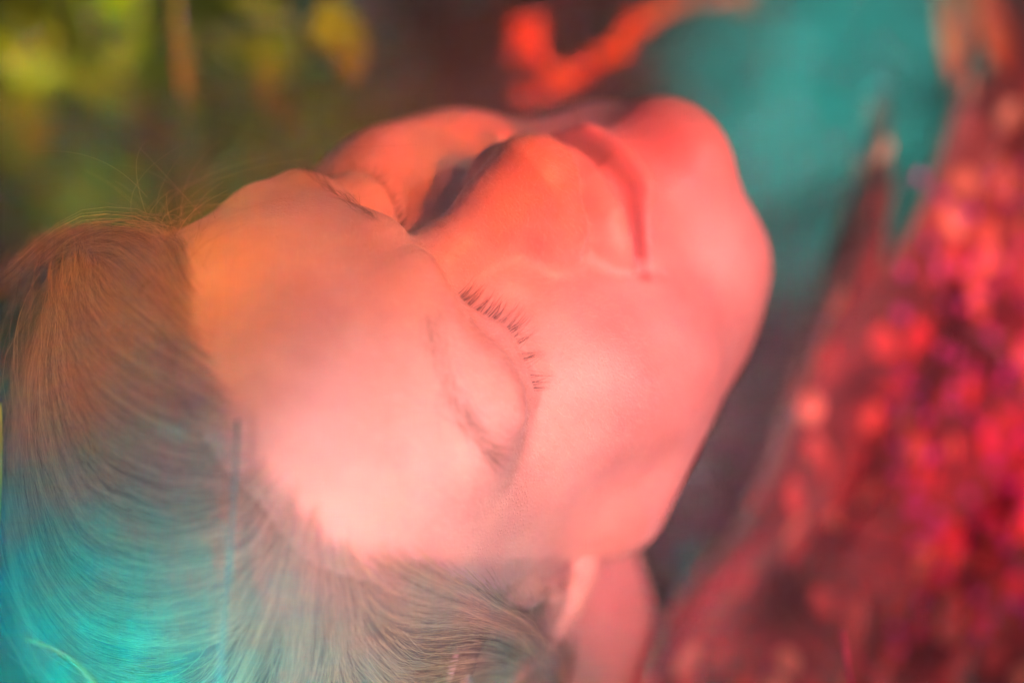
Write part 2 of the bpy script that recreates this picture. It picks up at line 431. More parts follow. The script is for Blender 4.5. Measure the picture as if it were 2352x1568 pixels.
def in_hair(P, margin=0.0):
    """true where a scalp point lies on the haired side of the hairline"""
    d = P - SC; d = d / np.linalg.norm(d, axis=1, keepdims=True)
    e1 = np.cross(AX, [1, 0, 0]); e1 /= np.linalg.norm(e1); e2 = np.cross(AX, e1)
    ang = lambda v: np.arctan2(v @ e2, v @ e1)
    pol = lambda v: np.arccos(np.clip(v @ AX, -1, 1))
    al, pl = ang(_dirs), pol(_dirs)
    # mirror the line for the far side
    md = _dirs * np.array([-1, 1, 1]); ok = md[:, 0] > 0.25
    al = np.concatenate([al, ang(md[ok])]); pl = np.concatenate([pl, pol(md[ok])])
    o = np.argsort(al); al, pl = al[o], pl[o]
    al = np.concatenate([al - 2 * np.pi, al, al + 2 * np.pi]); pl = np.tile(pl, 3)
    return pol(d) < np.interp(ang(d), al, pl) - margin
# picture position -> direction in which the hair is swept there
FLOW = np.array([
    (419, 604, -.45, -.9), (440, 480, -.9, -.45), (330, 410, -1, .0), (220, 400, -1, .35), (130, 500, -.5, 1), (340, 600, -.75, -.75), (450, 670, -.6, -.8), (260, 520, -.8, -.5),
    (495, 890, -.8, -.6), (300, 740, -.8, -.62), (160, 640, -.5, -.85), (530, 1000, -.9, -.45), (300, 900, -.9, -.5), (120, 850, -.5, -.85),
    (536, 1080, -.97, -.2), (330, 1050, -.93, -.35), (150, 1000, -.6, -.8), (513, 1256, -1, .1), (330, 1230, -.95, -.2), (150, 1150, -.6, -.75),
    (480, 1440, -.98, .22), (300, 1470, -.97, -.05), (150, 1420, -.75, -.6), (40, 1250, -.4, -.9),
    (610, 1060, -.6, .8), (606, 1180, -.6, .8), (606, 1330, -.5, .87), (560, 1500, -.35, .93),
    (676, 1200, -.25, .97), (700, 1350, -.12, 1), (700, 1500, -.1, 1), (770, 1250, .15, 1), (790, 1400, .1, 1),
    (850, 1290, .65, .75), (904, 1326, .85, .5), (950, 1400, .9, .42), (997, 1443, .93, .3), (1137, 1420, .85, .5), (1230, 1490, .8, .6), (1350, 1460, .5, .85), (1320, 1560, .6, .8), (1420, 1400, .1, 1), (1000, 1540, .9, .35), (1100, 1330, .8, .6), (860, 1500, .5, .8)], float)
def flow(q):
    d2 = ((q[:, None, :] - FLOW[None, :, :2]) ** 2).sum(2)
    w = 1 / (d2 + 900) ** 1.6
    v = (w[:, :, None] * FLOW[None, :, 2:]).sum(1); return v / np.linalg.norm(v, axis=1, keepdims=True)
def skull(p):
    d = ell(p, (0, 21, -10), (75, 84, 95)); d = smin(d, ell(p, (0, 42, 38), (64, 53, 58.5)), 26)
    return smin(d, ell(p, (0, -30, -16), (66, 66, 70)), 20)
def trace(roots, steps, step, lift, rise=20.0, wob=0.0, gravity=0.0):
    """hair strands from the scalp, swept along the flow on a shell that rises to `lift` mm over the skull"""
    n = len(roots); P = roots.copy(); out = [P.copy()]; s = 0.0
    lift = np.broadcast_to(lift, (n,)).astype(float)
    ph = rng.uniform(0, 6.28, (n, 3)); fr = rng.uniform(0.03, 0.09, n)
    for k in range(steps):
        v2 = flow(proj_head(P)); V3 = v2[:, :1] * CX - v2[:, 1:] * CY
        G = grad(skull, P, 1.0).astype(float)
        V3 = V3 - G * (V3 * G).sum(1, keepdims=True) * 0.9 - UPH * gravity
        V3 /= np.linalg.norm(V3, axis=1, keepdims=True) + 1e-9
        P = P + V3 * step; s += step
        tgt = lift * (1 - math.exp(-s / rise))
        d = skull(P.astype(np.float32))
        P = P + G * ((tgt - d) * 0.5)[:, None]
        if wob: P = P + np.sin(s * fr[:, None] * 2 + ph) * wob
        out.append(P.copy())
    return np.stack(out, 1)
def tubes(S, r0, r1, sides=3):
    """S: n strands x m points -> one mesh of thin tapering tubes"""
    n, m, _ = S.shape
    T = np.gradient(S, axis=1); T /= np.linalg.norm(T, axis=2, keepdims=True) + 1e-9
    ref = np.array([.31, .52, .79]); A = np.cross(T, ref); A /= np.linalg.norm(A, axis=2, keepdims=True) + 1e-9
    B = np.cross(T, A)
    r0 = np.broadcast_to(r0, (n,)); r1 = np.broadcast_to(r1, (n,))
    t = np.linspace(0, 1, m); R = r0[:, None] * (1 - t) + r1[:, None] * t
    ang = np.arange(sides) * 2 * np.pi / sides
    Vt = S[:, :, None, :] + R[:, :, None, None] * (np.cos(ang)[None, None, :, None] * A[:, :, None, :] + np.sin(ang)[None, None, :, None] * B[:, :, None, :])
    base = (np.arange(n)[:, None, None] * m + np.arange(m - 1)[None, :, None]) * sides
    k = np.arange(sides)[None, None, :]; k2 = (k + 1) % sides
    F = np.stack(np.broadcast_arrays(base + k, base + k2, base + sides + k2, base + sides + k), -1).reshape(-1, 4)
    return Vt.reshape(-1, 3), F
def hair_material(name, dark, light, rough=0.38):
    m, t, b = node_mat(name)
    gm = t.nodes.new("ShaderNodeNewGeometry")
    rp = t.nodes.new("ShaderNodeValToRGB"); e = rp.color_ramp.elements
    e[0].color = (*dark, 1); e[1].color = (*light, 1)
    t.links.new(gm.outputs["Random Per Island"], rp.inputs[0]); t.links.new(rp.outputs[0], b.inputs["Base Color"])
    b.inputs["Roughness"].default_value = rough; b.inputs["Specular IOR Level"].default_value = 0.6
    tr = t.nodes.new("ShaderNodeBsdfTranslucent"); t.links.new(rp.outputs[0], tr.inputs[0])
    mx = t.nodes.new("ShaderNodeMixShader"); mx.inputs[0].default_value = 0.3
    t.links.new(b.outputs[0], mx.inputs[1]); t.links.new(tr.outputs[0], mx.inputs[2]); t.links.new(mx.outputs[0], t.nodes["Material Output"].inputs[0])
    return m
HAIR = hair_material("hair", (.11, .052, .02), (.72, .46, .22), .3)
HAIR_BASE = varied("hair_base", [(.07, .038, .018), (.14, .08, .04)], rough=0.6, scale=120)
LASHM = hair_material("lash", (.03, .025, .022), (.08, .06, .05), 0.4)
BROW = hair_material("brow_hair", (.06, .045, .035), (.18, .13, .10), 0.5)

# scalp roots: points of the head surface inside the hairline
sv = V[(V[:, 1] > -75) & (V[:, 2] < 95)]
_jit = rng.normal(0, 1, len(sv)) * .022
sv = sv[in_hair(sv + (sv - SC) * 0, 0.0) & (skull(sv.astype(np.float32)) < 8)]
# even out the density (the face side is finer)
def pick(n, edge=None):
    k = sv[rng.integers(0, len(sv), n * 6)]
    c = np.floor(k / 6).astype(int); key = c[:, 0] * 10007 + c[:, 1] * 101 + c[:, 2]
    u, inv, cnt = np.unique(key, return_inverse=True, return_counts=True)
    w = 1.0 / cnt[inv]; w /= w.sum()
    return k[rng.choice(len(k), n, replace=False, p=w)]
nclump = 1700
ck = pick(nclump); far_top = np.clip((ck[:, 0] + 5) / 45, 0, 1) * np.clip((ck[:, 2] - 0) / 40, 0, 1)
cl_lift = rng.uniform(3, 11, nclump) + far_top * rng.uniform(4, 22, nclump)
guides = trace(ck, 22, 8.0, cl_lift, 22, 0.12, 0.12)
per = 11
off = rng.normal(0, 2.9, (nclump, per, 3)); ln = rng.uniform(0.55, 1.0, (nclump, per))
tt = np.linspace(0, 1, guides.shape[1])
S_ = np.repeat(guides, per, 0)
spread = (1.0 - 0.55 * np.sin(np.clip(tt * 1.3, 0, 1) * np.pi) * 0.9)
S_ = S_ + off.reshape(-1, 1, 3) * spread[None, :, None]
S_ = S_ + np.sin(tt[None, :, None] * rng.uniform(3, 9, (len(S_), 1, 3)) + rng.uniform(0, 6.28, (len(S_), 1, 3))) * rng.uniform(.4, 2.2, (len(S_), 1, 1)) * tt[None, :, None]
v_, f_ = tubes(S_, rng.uniform(.05, .085, len(S_)), .03)
hair = mesh_obj("hair", v_ / 1000, f_, HAIR, person)
# fine hairs along the hairline
d_ = sv - SC; d_ = d_ / np.linalg.norm(d_, axis=1, keepdims=True)
allv = V[(V[:, 1] > -20) & (V[:, 2] > -10) & (np.abs(V[:, 0]) < 90)]
hd = np.min(np.linalg.norm(allv[:, None, :] - HAIRLINE[None, ::2], axis=2), axis=1) if len(allv) < 90000 else None
if hd is None:
    allv = allv[rng.choice(len(allv), 90000, replace=False)]
    hd = np.min(np.linalg.norm(allv[:, None, :] - HAIRLINE[None, ::2], axis=2), axis=1)
w_ = np.exp(-(hd / np.where(in_hair(allv), 11, 3.2)) ** 2) * (skull(allv.astype(np.float32)) < 8); w_ /= w_.sum()
bk = allv[rng.choice(len(allv), 5200, p=w_)] + rng.normal(0, .6, (5200, 3))
bg_ = trace(bk, 12, 4.2, rng.uniform(1.0, 7.5, 5200), 14, 0.25, 0.1)
v_, f_ = tubes(bg_, rng.uniform(.03, .06, len(bg_)), .015)
bh = mesh_obj("fine_hair", v_ / 1000, f_, HAIR, hair); bh["kind"] = "stuff"
# loose fly-away hairs
fk = pick(900)
fg = trace(fk, 20, 8.0, np.where(rng.random(900) < .6, rng.uniform(3, 12, 900), rng.uniform(10, 26, 900)), 25, 1.5, 0.02)
v_, f_ = tubes(fg, rng.uniform(.05, .10, 900), .03)
fly = mesh_obj("stray_hair", v_ / 1000, f_, HAIR, hair); fly["kind"] = "stuff"
# wisps standing up where the fringe parts
hl = snap(HAIRLINE[[2, 6, 8, 10, 12, 14, 16, 18, 20]]).astype(float)
wr = hl[rng.integers(0, len(hl), 130)] + rng.normal(0, 6, (130, 3)); wg = grad(skull, wr.astype(np.float32), 1.0).astype(float)
wd = wg * rng.uniform(.4, 1.1, (130, 1)) + CY * rng.uniform(.1, .8, (130, 1)) + CX * rng.normal(.05, .5, (130, 1)); wd /= np.linalg.norm(wd, axis=1, keepdims=True)
wb = CX * rng.normal(.2, .6, (130, 1)) - wg * rng.uniform(.1, .7, (130, 1)); wl_ = rng.uniform(12, 42, (130, 1, 1)); s_ = np.linspace(0, 1, 12)[None, :, None]
W_ = wr[:, None] + wd[:, None] * wl_ * s_ + wb[:, None] * wl_ * s_ ** 2 * .8
v_, f_ = tubes(W_, .055, .02); wo = mesh_obj("wispy_hair", v_ / 1000, f_, HAIR, hair); wo["kind"] = "stuff"
# scalp cover beneath the strands
m_ = in_hair(V, 0.09) & (skull(V.astype(np.float32)) < 8) & (V[:, 1] > -75)
fm = m_[Q].all(1); ids = np.unique(Q[fm]); re = np.full(len(V), -1); re[ids] = np.arange(len(ids))
gv = grad(skull, V[ids], 1.0)
cap = mesh_obj("hair_roots", (V[ids] + gv * 1.2) / 1000, re[Q[fm]], HAIR_BASE, hair)

# ------------------------------------------------------------------ brows and lashes
def surf(pts): return snap(pts).astype(float)
def brow_strands(line, n, wid, ldir):
    L = smooth_line(line, 40); out = []
    t = rng.uniform(0, 1, n); i = (t * 38).astype(int); f = t * 38 - i
    base = L[i] * (1 - f[:, None]) + L[i + 1] * f[:, None]
    tan = L[i + 1] - L[i]; tan /= np.linalg.norm(tan, axis=1, keepdims=True)
    prof = np.sin(np.clip(t * 0.86 + 0.12, 0, 1) * np.pi) ** 0.5 * wid
    up = np.array([0, 1.0, 0])
    root = base + up * (rng.normal(0, .55, n) * prof)[:, None]
    root = surf(root); g = grad(body_sdf, root, .6).astype(float)
    d = tan * rng.uniform(.6, 1, (n, 1)) + rng.normal(0, .28, (n, 3)) + up * (rng.uniform(.1, .9, n) * (1 - t * 1.3))[:, None] + ldir
    d -= g * (d * g).sum(1, keepdims=True); d /= np.linalg.norm(d, axis=1, keepdims=True)
    ln_ = rng.uniform(4, 8, n)
    s = np.linspace(0, 1, 6)
    P = root[:, None] + d[:, None] * (s[None, :, None] * ln_[:, None, None]) + g[:, None] * (0.45 + 1.5 * np.sin(s * np.pi * .6))[None, :, None]
    P += rng.normal(0, .12, (n, 1, 3))
    P[:, :, 1] -= (s ** 2)[None] * ln_[:, None] * .12
    return P
for k, line in enumerate(([(-23, 28.5, 95), (-34, 31, 90), (-45, 32, 83), (-53.5, 30, 77), (-60, 26.0, 70)],
                          [(9, 22, 101), (21, 19, 97), (34, 15.5, 92), (45, 13.5, 87), (52, 12, 83)])):
    bs = brow_strands(line, 300 if k == 0 else 110, 5.2 if k == 0 else 2.2, 0)
    v_, f_ = tubes(bs, .048, .02); b_ = mesh_obj("eyebrow", v_ / 1000, f_, BROW, person)
def lashes(line, sgn, n=150):
    L = snap(smooth_line(line, 60)).astype(float); out = []
    G = grad(body_sdf, L, .6).astype(float)
    clump = np.sort(np.linspace(.08, .97, 24) + rng.normal(0, .016, 24))
    for i in range(n):
        t = np.clip(clump[i % 24] + rng.normal(0, .014), .02, .99); j = int(t * 59)
        c = clump[i % 24]; jc = int(c * 59)
        root = L[j] + rng.normal(0, .15, 3)
        out_d = G[jc] * .55 + np.array([sgn * (.05 + .75 * (c - .45)), -1.0, 0.25])
        out_d /= np.linalg.norm(out_d)
        ln_ = (4.6 + 1.6 * math.sin(c * 3.1)) * (1.0 if sgn < 0 else .5) * rng.uniform(.55, 1.12)
        tip = L[jc] + out_d * ln_ + G[jc] * (2.0 + rng.normal(0, .3)) + rng.normal(0, .6, 3) + np.array([math.sin(i % 24 * 2.3), 0, 0]) * .7
        mid = (root + tip) / 2 + np.array([0, -1.2, -.9])
        s = np.linspace(0, 1, 7)[:, None]
        out.append(root * (1 - s) ** 2 + 2 * mid * s * (1 - s) + tip * s * s)
    return np.stack(out)
for sgn, line in ((-1, LASH), (1, FARL)):
    v_, f_ = tubes(lashes(line, sgn, 130 if sgn < 0 else 60), .062, .015); mesh_obj("eyelashes", v_ / 1000, f_, LASHM, person)
# fine down on the skin of nose root, brow and temples
dn = V[(V[:, 2] > 50) & (V[:, 1] < 60) & (V[:, 1] > -40) & (V[:, 0] < 15)]
dn = dn[rng.choice(len(dn), 5200, replace=False)]; dg = grad(body_sdf, dn, .6).astype(float)
dd = np.stack([np.sign(dn[:, 0]) * .5, np.full(len(dn), -.3), np.full(len(dn), -.4)], 1) + rng.normal(0, .35, dn.shape)
dd -= dg * (dd * dg).sum(1, keepdims=True); dd /= np.linalg.norm(dd, axis=1, keepdims=True)
s = np.linspace(0, 1, 4); lnn = rng.uniform(.9, 2.2, len(dn))
P = dn[:, None] + dd[:, None] * (s[None, :, None] * lnn[:, None, None]) + dg[:, None] * (s * .9)[None, :, None]
v_, f_ = tubes(P, .022, .008)
DOWN = hair_material("downy_hair", (.6, .42, .33), (.85, .68, .55), 0.4)
dw = mesh_obj("downy_hair", v_ / 1000, f_, DOWN, person); dw["kind"] = "stuff"

# ------------------------------------------------------------------ the dress, out of the frame below
def dress_sdf(p):
    t = torso_sdf(p, 4.0)
    hip = tb(600, 0, 10)
    t = smin(t, cone(p, tb(440, 0, 5), hip, 105, 135), 60)
    for s in (1, -1): t = smin(t, cone(p, tb(620, 75 * s, 10), tb(620, 90 * s, 0) + HZ * 430 - UPH * 40, 95, 85), 60)
    up = (p - T0.astype(np.float32)) @ DWN.astype(np.float32)
    neck = np.linalg.norm((p - tb(185, 0, 4).astype(np.float32)), axis=1) - 60
    return smax(smax(t, -neck, 6), 166 - up, 8)
HZ = np.array([0.0, -1, 0]); HZ = HZ - UPH * (HZ @ UPH); HZ /= np.linalg.norm(HZ)
_c = np.array([tb(d, s, u) for d in (150, 760) for s in (-300, 300) for u in (-160, 160)] + [tb(620, s, 0) + HZ * 540 for s in (-200, 200)])
dv, dq = surface_nets(dress_sdf, _c.min(0) - 40, _c.max(0) + 40, 11.0)
DRESS = varied("dress_cloth", [(.20, .02, .03), (.32, .04, .05)], rough=.85, scale=60, sheen=.3, bump=.2)
mesh_obj("dress", dv / 1000, dq, DRESS, person)

# ------------------------------------------------------------------ ground
bm = bmesh.new()
nx = 60
for i in range(nx + 1):
    for j in range(nx + 1):
        u, v = i / nx * 2 - 1, j / nx * 2 - 1
        x, y = 60 * u * abs(u) ** 1.5, 60 * v * abs(v) ** 1.5
        r_ = math.hypot(x, y)
        bm.verts.new((x, y, 0.03 * math.sin(x * 2.1) * math.cos(y * 1.7) * min(1, r_) - .03))
bm.verts.ensure_lookup_table()
for i in range(nx):
    for j in range(nx):
        a_ = i * (nx + 1) + j
        bm.faces.new([bm.verts[k] for k in (a_, a_ + nx + 1, a_ + nx + 2, a_ + 1)])
me = bpy.data.meshes.new("ground"); bm.to_mesh(me); bm.free()
GROUND = varied("meadow_soil", [(.02, .028, .012), (.05, .055, .02), (.05, .04, .02)], rough=.95, scale=6, bump=.5)
me.materials.append(GROUND); ground = link(bpy.data.objects.new("ground", me)); tag(ground, kind="structure")

# ------------------------------------------------------------------ plant building blocks
def leaf_mesh(name, length, width, mat, fold=.18, droop=.25, n=8, thick=.0004):
    """a leaf lying along +y from its stalk, arched and folded on its midrib, with thickness"""
    vs, fs = [], []
    for side in (0, 1):
        for i in range(n + 1):
            t = i / n; w = width / 2 * (math.sin(math.pi * min(1, t * .93 + .03)) ** .8) * (1 - .25 * t)
            y = length * t; z = -droop * length * t * t - side * thick
            for k in (-1, -.5, 0, .5, 1): vs.append((w * k, y, z + abs(k) * w * fold))
    m = (n + 1) * 5
    for i in range(n):
        for k in range(4):
            a = i * 5 + k
            fs.append((a, a + 1, a + 6, a + 5)); fs.append((m + a + 5, m + a + 6, m + a + 1, m + a))
    for i in range(n):
        for k in (0, 4):
            a = i * 5 + k; fs.append((a, a + 5, m + a + 5, m + a) if k == 0 else (a, m + a, m + a + 5, a + 5))
    me = bpy.data.meshes.new(name); me.from_pydata(vs, [], fs); me.update()
    me.polygons.foreach_set("use_smooth", [True] * len(me.polygons)); me.materials.append(mat); return me
def petal_ball(name, r, L, mat, seed, n=7):
    """a small closed floret: a bud of overlapping petals, narrower at both ends"""
    R_ = random.Random(seed); vs, fs = [], []
    rings, seg = 6, 10
    for i in range(rings + 1):
        t = i / rings; rr = r * (math.sin(math.pi * (t * .9 + .05)) ** .7)
        for k in range(seg):
            a = 2 * math.pi * k / seg; q = rr * (1 + .16 * math.cos(5 * a + t * 2) + R_.uniform(-.05, .05))
            vs.append((q * math.cos(a), q * math.sin(a), L * t))
    for i in range(rings):
        for k in range(seg):
            fs.append((i * seg + k, i * seg + (k + 1) % seg, (i + 1) * seg + (k + 1) % seg, (i + 1) * seg + k))
    fs.append(tuple(range(seg))[::-1]); fs.append(tuple(rings * seg + k for k in range(seg)))
    me = bpy.data.meshes.new(name); me.from_pydata(vs, [], fs); me.update()
    me.polygons.foreach_set("use_smooth", [True] * len(me.polygons)); me.materials.append(mat); return me
def stem_obj(name, pts, r0, r1, mat, parent, sides=6):
    S_ = smooth_line(pts, max(8, 5 * len(pts)))[None]
    T = np.gradient(S_, axis=1); v_, f_ = tubes(S_, r0, r1, sides)
    n = len(v_); f_ = [tuple(x) for x in f_] + [tuple(range(sides))[::-1], tuple(range(n - sides, n))]
    return mesh_obj(name, v_, f_, mat, parent)
def place(me, name, loc, direction, parent, scale=1.0, roll=0.0, up=None):
    o = bpy.data.objects.new(name, me); link(o, parent)
    q = Vector(direction).to_track_quat('Y', 'Z').to_matrix().to_4x4()
    if name in ("floret", "berry", "bud"): q = Vector(direction).to_track_quat('Z', 'Y').to_matrix().to_4x4()
    o.matrix_local = Matrix.Translation(Vector(loc)) @ q @ Matrix.Rotation(roll, 4, 'Y' if name not in ("floret", "berry", "bud") else 'Z') @ Matrix.Scale(scale, 4)
    return o
def thing(name, loc, label, cat, group=None):
    o = bpy.data.objects.new(name, None); o.empty_display_size = .02; link(o); o.location = loc
    return tag(o, label, cat, group)
def ppx(x, y, d): return np.array(px(x, y, d))

M_YG = varied("yellow_green_leaf", [(.12, .14, .012), (.22, .20, .02), (.30, .22, .02)], rough=.5, scale=60, trans=.35)
M_DG = varied("dark_leaf", [(.02, .045, .012), (.05, .08, .02)], rough=.55, scale=50, trans=.25)
M_REED = varied("dry_reed", [(.24, .30, .04), (.32, .38, .05)], rough=.6, scale=90)
M_TEAL = varied("blue_green_leaf", [(.12, .34, .32), (.20, .42, .38), (.30, .46, .42)], rough=.5, scale=12, trans=.3)
M_ORANGE = varied("orange_leaf", [(.55, .07, .015), (.75, .22, .02)], rough=.45, scale=70, trans=.3)
M_TWIG = varied("red_twig", [(.42, .03, .015), (.55, .09, .02)], rough=.6, scale=120)
M_CORAL = varied("coral_floret", [(.62, .13, .09), (.80, .26, .17)], rough=.5, scale=120, trans=.25)
M_CRIM = varied("crimson_floret", [(.45, .008, .02), (.70, .03, .06)], rough=.5, scale=120, trans=.25)
M_REDL = varied("red_leaf", [(.35, .008, .014), (.62, .02, .03)], rough=.5, scale=40, trans=.3)
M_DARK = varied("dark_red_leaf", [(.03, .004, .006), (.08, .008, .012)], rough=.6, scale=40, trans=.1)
M_MAG = varied("purple_berry", [(.35, .02, .30), (.55, .05, .45)], rough=.25, scale=200, spec=.8)
M_STEM = varied("dark_stem", [(.04, .01, .015), (.08, .02, .02)], rough=.6, scale=100)
M_BROWN = varied("brown_leaf", [(.10, .055, .03), (.20, .11, .055)], rough=.7, scale=30, trans=.2)
M_OLIVE = varied("olive_brown_leaf", [(.12, .10, .05), (.22, .17, .08)], rough=.7, scale=30, trans=.2)
M_GREENST = varied("green_stalk", [(.02, .08, .06), (.06, .13, .07)], rough=.4, scale=200)
M_PINKST = varied("magenta_stalk", [(.45, .02, .12), (.6, .05, .2)], rough=.4, scale=200)
M_STRAW = varied("dull_straw", [(.34, .24, .08), (.45, .32, .12)], rough=.7, scale=200)
M_PALE = varied("pale_petal", [(.45, .50, .42), (.6, .62, .5)], rough=.6, scale=40, trans=.3)

# yellow green leafy plant behind the crown of the head, leaf by leaf
def leafy_plant(name, root, leaves, stems, lmat, smat, label, cat, group=None):
    t = thing(name, root, label, cat, group); R0 = np.array(root)
    for pts, r in stems: stem_obj("stem", [np.array(q) - R0 for q in pts], r, r * .5, smat, t)
    for a, b, d, w in leaves:                     # stalk end, tip (picture positions), distance, width
        A, B = ppx(*a, d - .06), ppx(*b, d - .06 + random.uniform(-.03, .05)); L = np.linalg.norm(B - A)
        me = leaf_mesh("leaf", L, w, lmat if not isinstance(lmat, list) else random.choice(lmat), droop=random.uniform(.02, .2))
        o = place(me, "leaf", A - R0, B - A, t, roll=random.uniform(-.5, .5))
    return t
g0 = ppx(300, 500, 1.25); g0[2] = 0
lf = [((20, 40), (140, 240), 1.08, .032), ((150, 150), (400, 310), 1.05, .030), ((60, 200), (90, 340), 1.02, .020), ((-60, 180), (30, 330), 1.05, .024),
      ((90, -40), (200, 60), 1.10, .02), ((230, -30), (320, 30), 1.1, .02), ((520, -10), (690, 50), 1.0, .015), ((650, 60), (610, 190), 1.02, .020),
      ((590, 190), (700, 310), 1.0, .018), ((440, 160), (560, 230), 1.04, .018), ((420, 230), (560, 180), 1.06, .018), ((-30, 60), (60, 120), 1.0, .025),
      ((320, 240), (480, 330), 1.05, .02), ((540, 330), (640, 380), 1.0, .012), ((240, 210), (330, 330), 1.1, .02), ((0, 340), (120, 380), 1.1, .022),
      ((180, 120), (260, 260), 1.04, .022), ((330, 60), (250, 180), 1.08, .02), ((470, 60), (560, 130), 1.06, .02), ((560, 260), (470, 330), 1.03, .018), ((120, 300), (240, 340), 1.05, .022),
      ((620, 120), (540, 60), 1.05, .016), ((-20, 0), (80, 60), 1.02, .024), ((400, 330), (520, 380), 1.08, .02), ((60, 420), (200, 440), 1.12, .02), ((690, 210), (640, 320), 1.04, .014)]
leafy_plant("leafy_plant", g0, lf, [([g0, ppx(330, 480, 1.2), ppx(240, 200, 1.08), ppx(180, -120, 1.08)], .0025), ([g0, ppx(420, 460, 1.2), ppx(560, 230, 1.04), ppx(660, -60, 1.02)], .002)],
            M_YG, M_YG, "yellow green leafy plant growing behind the crown of the head", "plant")
g1 = ppx(780, 400, 1.3); g1[2] = 0
leafy_plant("yellow_flower", g1, [((760, 0), (820, 165), 1.0, .022), ((735, 30), (790, 120), .99, .018)], [([g1, ppx(770, 350, 1.2), ppx(800, 120, 1.1), ppx(762, 0, 1.0)], .0015)],
            varied("ochre_petal", [(.40, .26, .02), (.5, .34, .03)], scale=60, trans=.3), M_DG, "ochre petal hanging above the forehead beside the yellow green leaves", "flower")
# leafy undergrowth that hides the foot of the reed
rd = thing("reed", (ppx(430, 300, .99) * [1, 1, 0]), "dry ochre reed stalk standing upright behind the hair", "reed")
rr = np.array(rd.location); bb = ppx(438, 290, 1.0); lo_ = bb.copy(); lo_[2] = 0
stem_obj("stalk", [lo_ - rr, ppx(450, 420, 1.02) - rr, ppx(428, 270, .93) - rr, ppx(408, 120, .90) - rr, ppx(398, -150, .89) - rr], .0021, .0020, M_REED, rd)

# sprig with orange red leaves above the nose and lips
s0 = ppx(1500, 300, 1.5); s0[2] = 0
sp = thing("orange_sprig", s0, "blurred sprig of orange and red buds above the nose and chin", "sprig")
def rel(x, y, d): return ppx(x, y, d) - s0
stem_obj("twig", [rel(1700, 420, 1.45) * [1, 1, 0] , rel(1760, 300, 1.30), rel(1730, 20, 1.03), rel(1600, 5, 1.02), rel(1500, 40, 1.0), rel(1400, 125, .99), rel(1300, 200, .98), rel(1190, 235, .98)], .0022, .0015, M_TWIG, sp)
stem_obj("twig", [rel(1300, 195, .98), rel(1250, 150, .98), rel(1205, 105, .98), rel(1215, 60, .98)], .0024, .0018, M_TWIG, sp)
bud = [petal_ball("bud", .0042, .0085, M_ORANGE, 3), petal_ball("bud", .0045, .010, M_TWIG, 4)]
for x, y, k, s_ in ((1300, 205, 0, 1.1), (1415, 130, 0, 1), (1385, 150, 0, .8), (1510, 38, 0, 1), (1215, 125, 1, 1.2), (1240, 150, 1, .9), (1200, 95, 1, 1), (1350, 165, 1, .8), (1460, 85, 1, .9), (1640, 15, 1, .9), (1690, 20, 1, 1.1), (1570, 20, 0, .7), (1200, 235, 1, .8), (1250, 220, 1, .7), (1435, 100, 0, .8), (1490, 60, 0, .7), (1325, 185, 0, .8), (1225, 75, 1, .8), (1185, 140, 1, .7), (1275, 185, 0, .7)):
    place(bud[k], "bud", rel(x, y, .98), (random.uniform(-.4, .4), random.uniform(-.5, .2), 1), sp, s_ * random.uniform(.9, 1.2))

# the wide skirt of the dress, drawn up in a fold beside the chin, with raised oval petals, beads and stitched stems
def edge_x(y): return np.interp(y, [-300, 130, 300, 450, 600, 750, 900, 1050, 1200, 1350, 1568, 2100], [2040, 2012, 1972, 1945, 1895, 1850, 1812, 1765, 1690, 1560, 1430, 1300])
def top_y(s): return np.interp(s, [0, .035, .12, .16, .22, .30, .40, 1], [150, 135, 420, 640, 520, 160, -260, -300])
def cloth_pt(s, y):
    x = edge_x(y) + (2750 - edge_x(y)) * s
    fold = .010 * np.sin(s * 21 + y * .0030) * np.exp(-s * 1.2) + .008 * np.sin(s * 9 - y * .006) + .003 * np.sin(s * 37 + y * .011)
    d = .895 + .04 * np.exp(-s / .03) + .05 * s + fold - .045 * (y - 700) / 1400
    f = 5553.3; v = np.stack([(x - 1176) / f, (784 - y) / f, -np.ones_like(x)], -1) * d[..., None]
    return CAM + v @ C2W.T
inv = np.linalg.inv(np.array(person.matrix_world))
def to_person(P): return P @ inv[:3, :3].T + inv[:3, 3]
ns, ny = 90, 130
ss = np.linspace(0, 1, ns) ** 1.4; tt2 = np.linspace(0, 1, ny)
Sg, Tg = np.meshgrid(ss, tt2, indexing='ij'); Yg = top_y(Sg) + (2100 - top_y(Sg)) * Tg
G3 = to_person(cloth_pt(Sg, Yg)); nrm = np.cross(np.gradient(G3, axis=0), np.gradient(G3, axis=1)); nrm /= np.linalg.norm(nrm, axis=2, keepdims=True)
towards = to_person(CAM[None])[0] - G3; flip = np.sign((nrm * towards).sum(2).mean()); nrm *= flip
back = G3 - nrm * .0012
VV = np.concatenate([G3.reshape(-1, 3), back.reshape(-1, 3)]); m_ = ns * ny
ii, jj = np.meshgrid(np.arange(ns - 1), np.arange(ny - 1), indexing='ij'); a0 = (ii * ny + jj).ravel()
FF = [np.stack([a0, a0 + ny, a0 + ny + 1, a0 + 1], 1), np.stack([a0 + m_, a0 + 1 + m_, a0 + ny + 1 + m_, a0 + ny + m_], 1)]
for e_ in (np.arange(ny - 1), (ns - 1) * ny + np.arange(ny - 1)): FF.append(np.stack([e_, e_ + 1, e_ + 1 + m_, e_ + m_], 1))
for e_ in (np.arange(ns - 1) * ny, np.arange(ns - 1) * ny + ny - 1): FF.append(np.stack([e_, e_ + ny, e_ + ny + m_, e_ + m_], 1))
M_SKIRT = varied("skirt_cloth", [(.08, .012, .018), (.18, .022, .034), (.30, .045, .05)], rough=.7, scale=34, bump=.6, sheen=.3)
skirt = mesh_obj("skirt", VV, np.concatenate(FF), M_SKIRT, person)
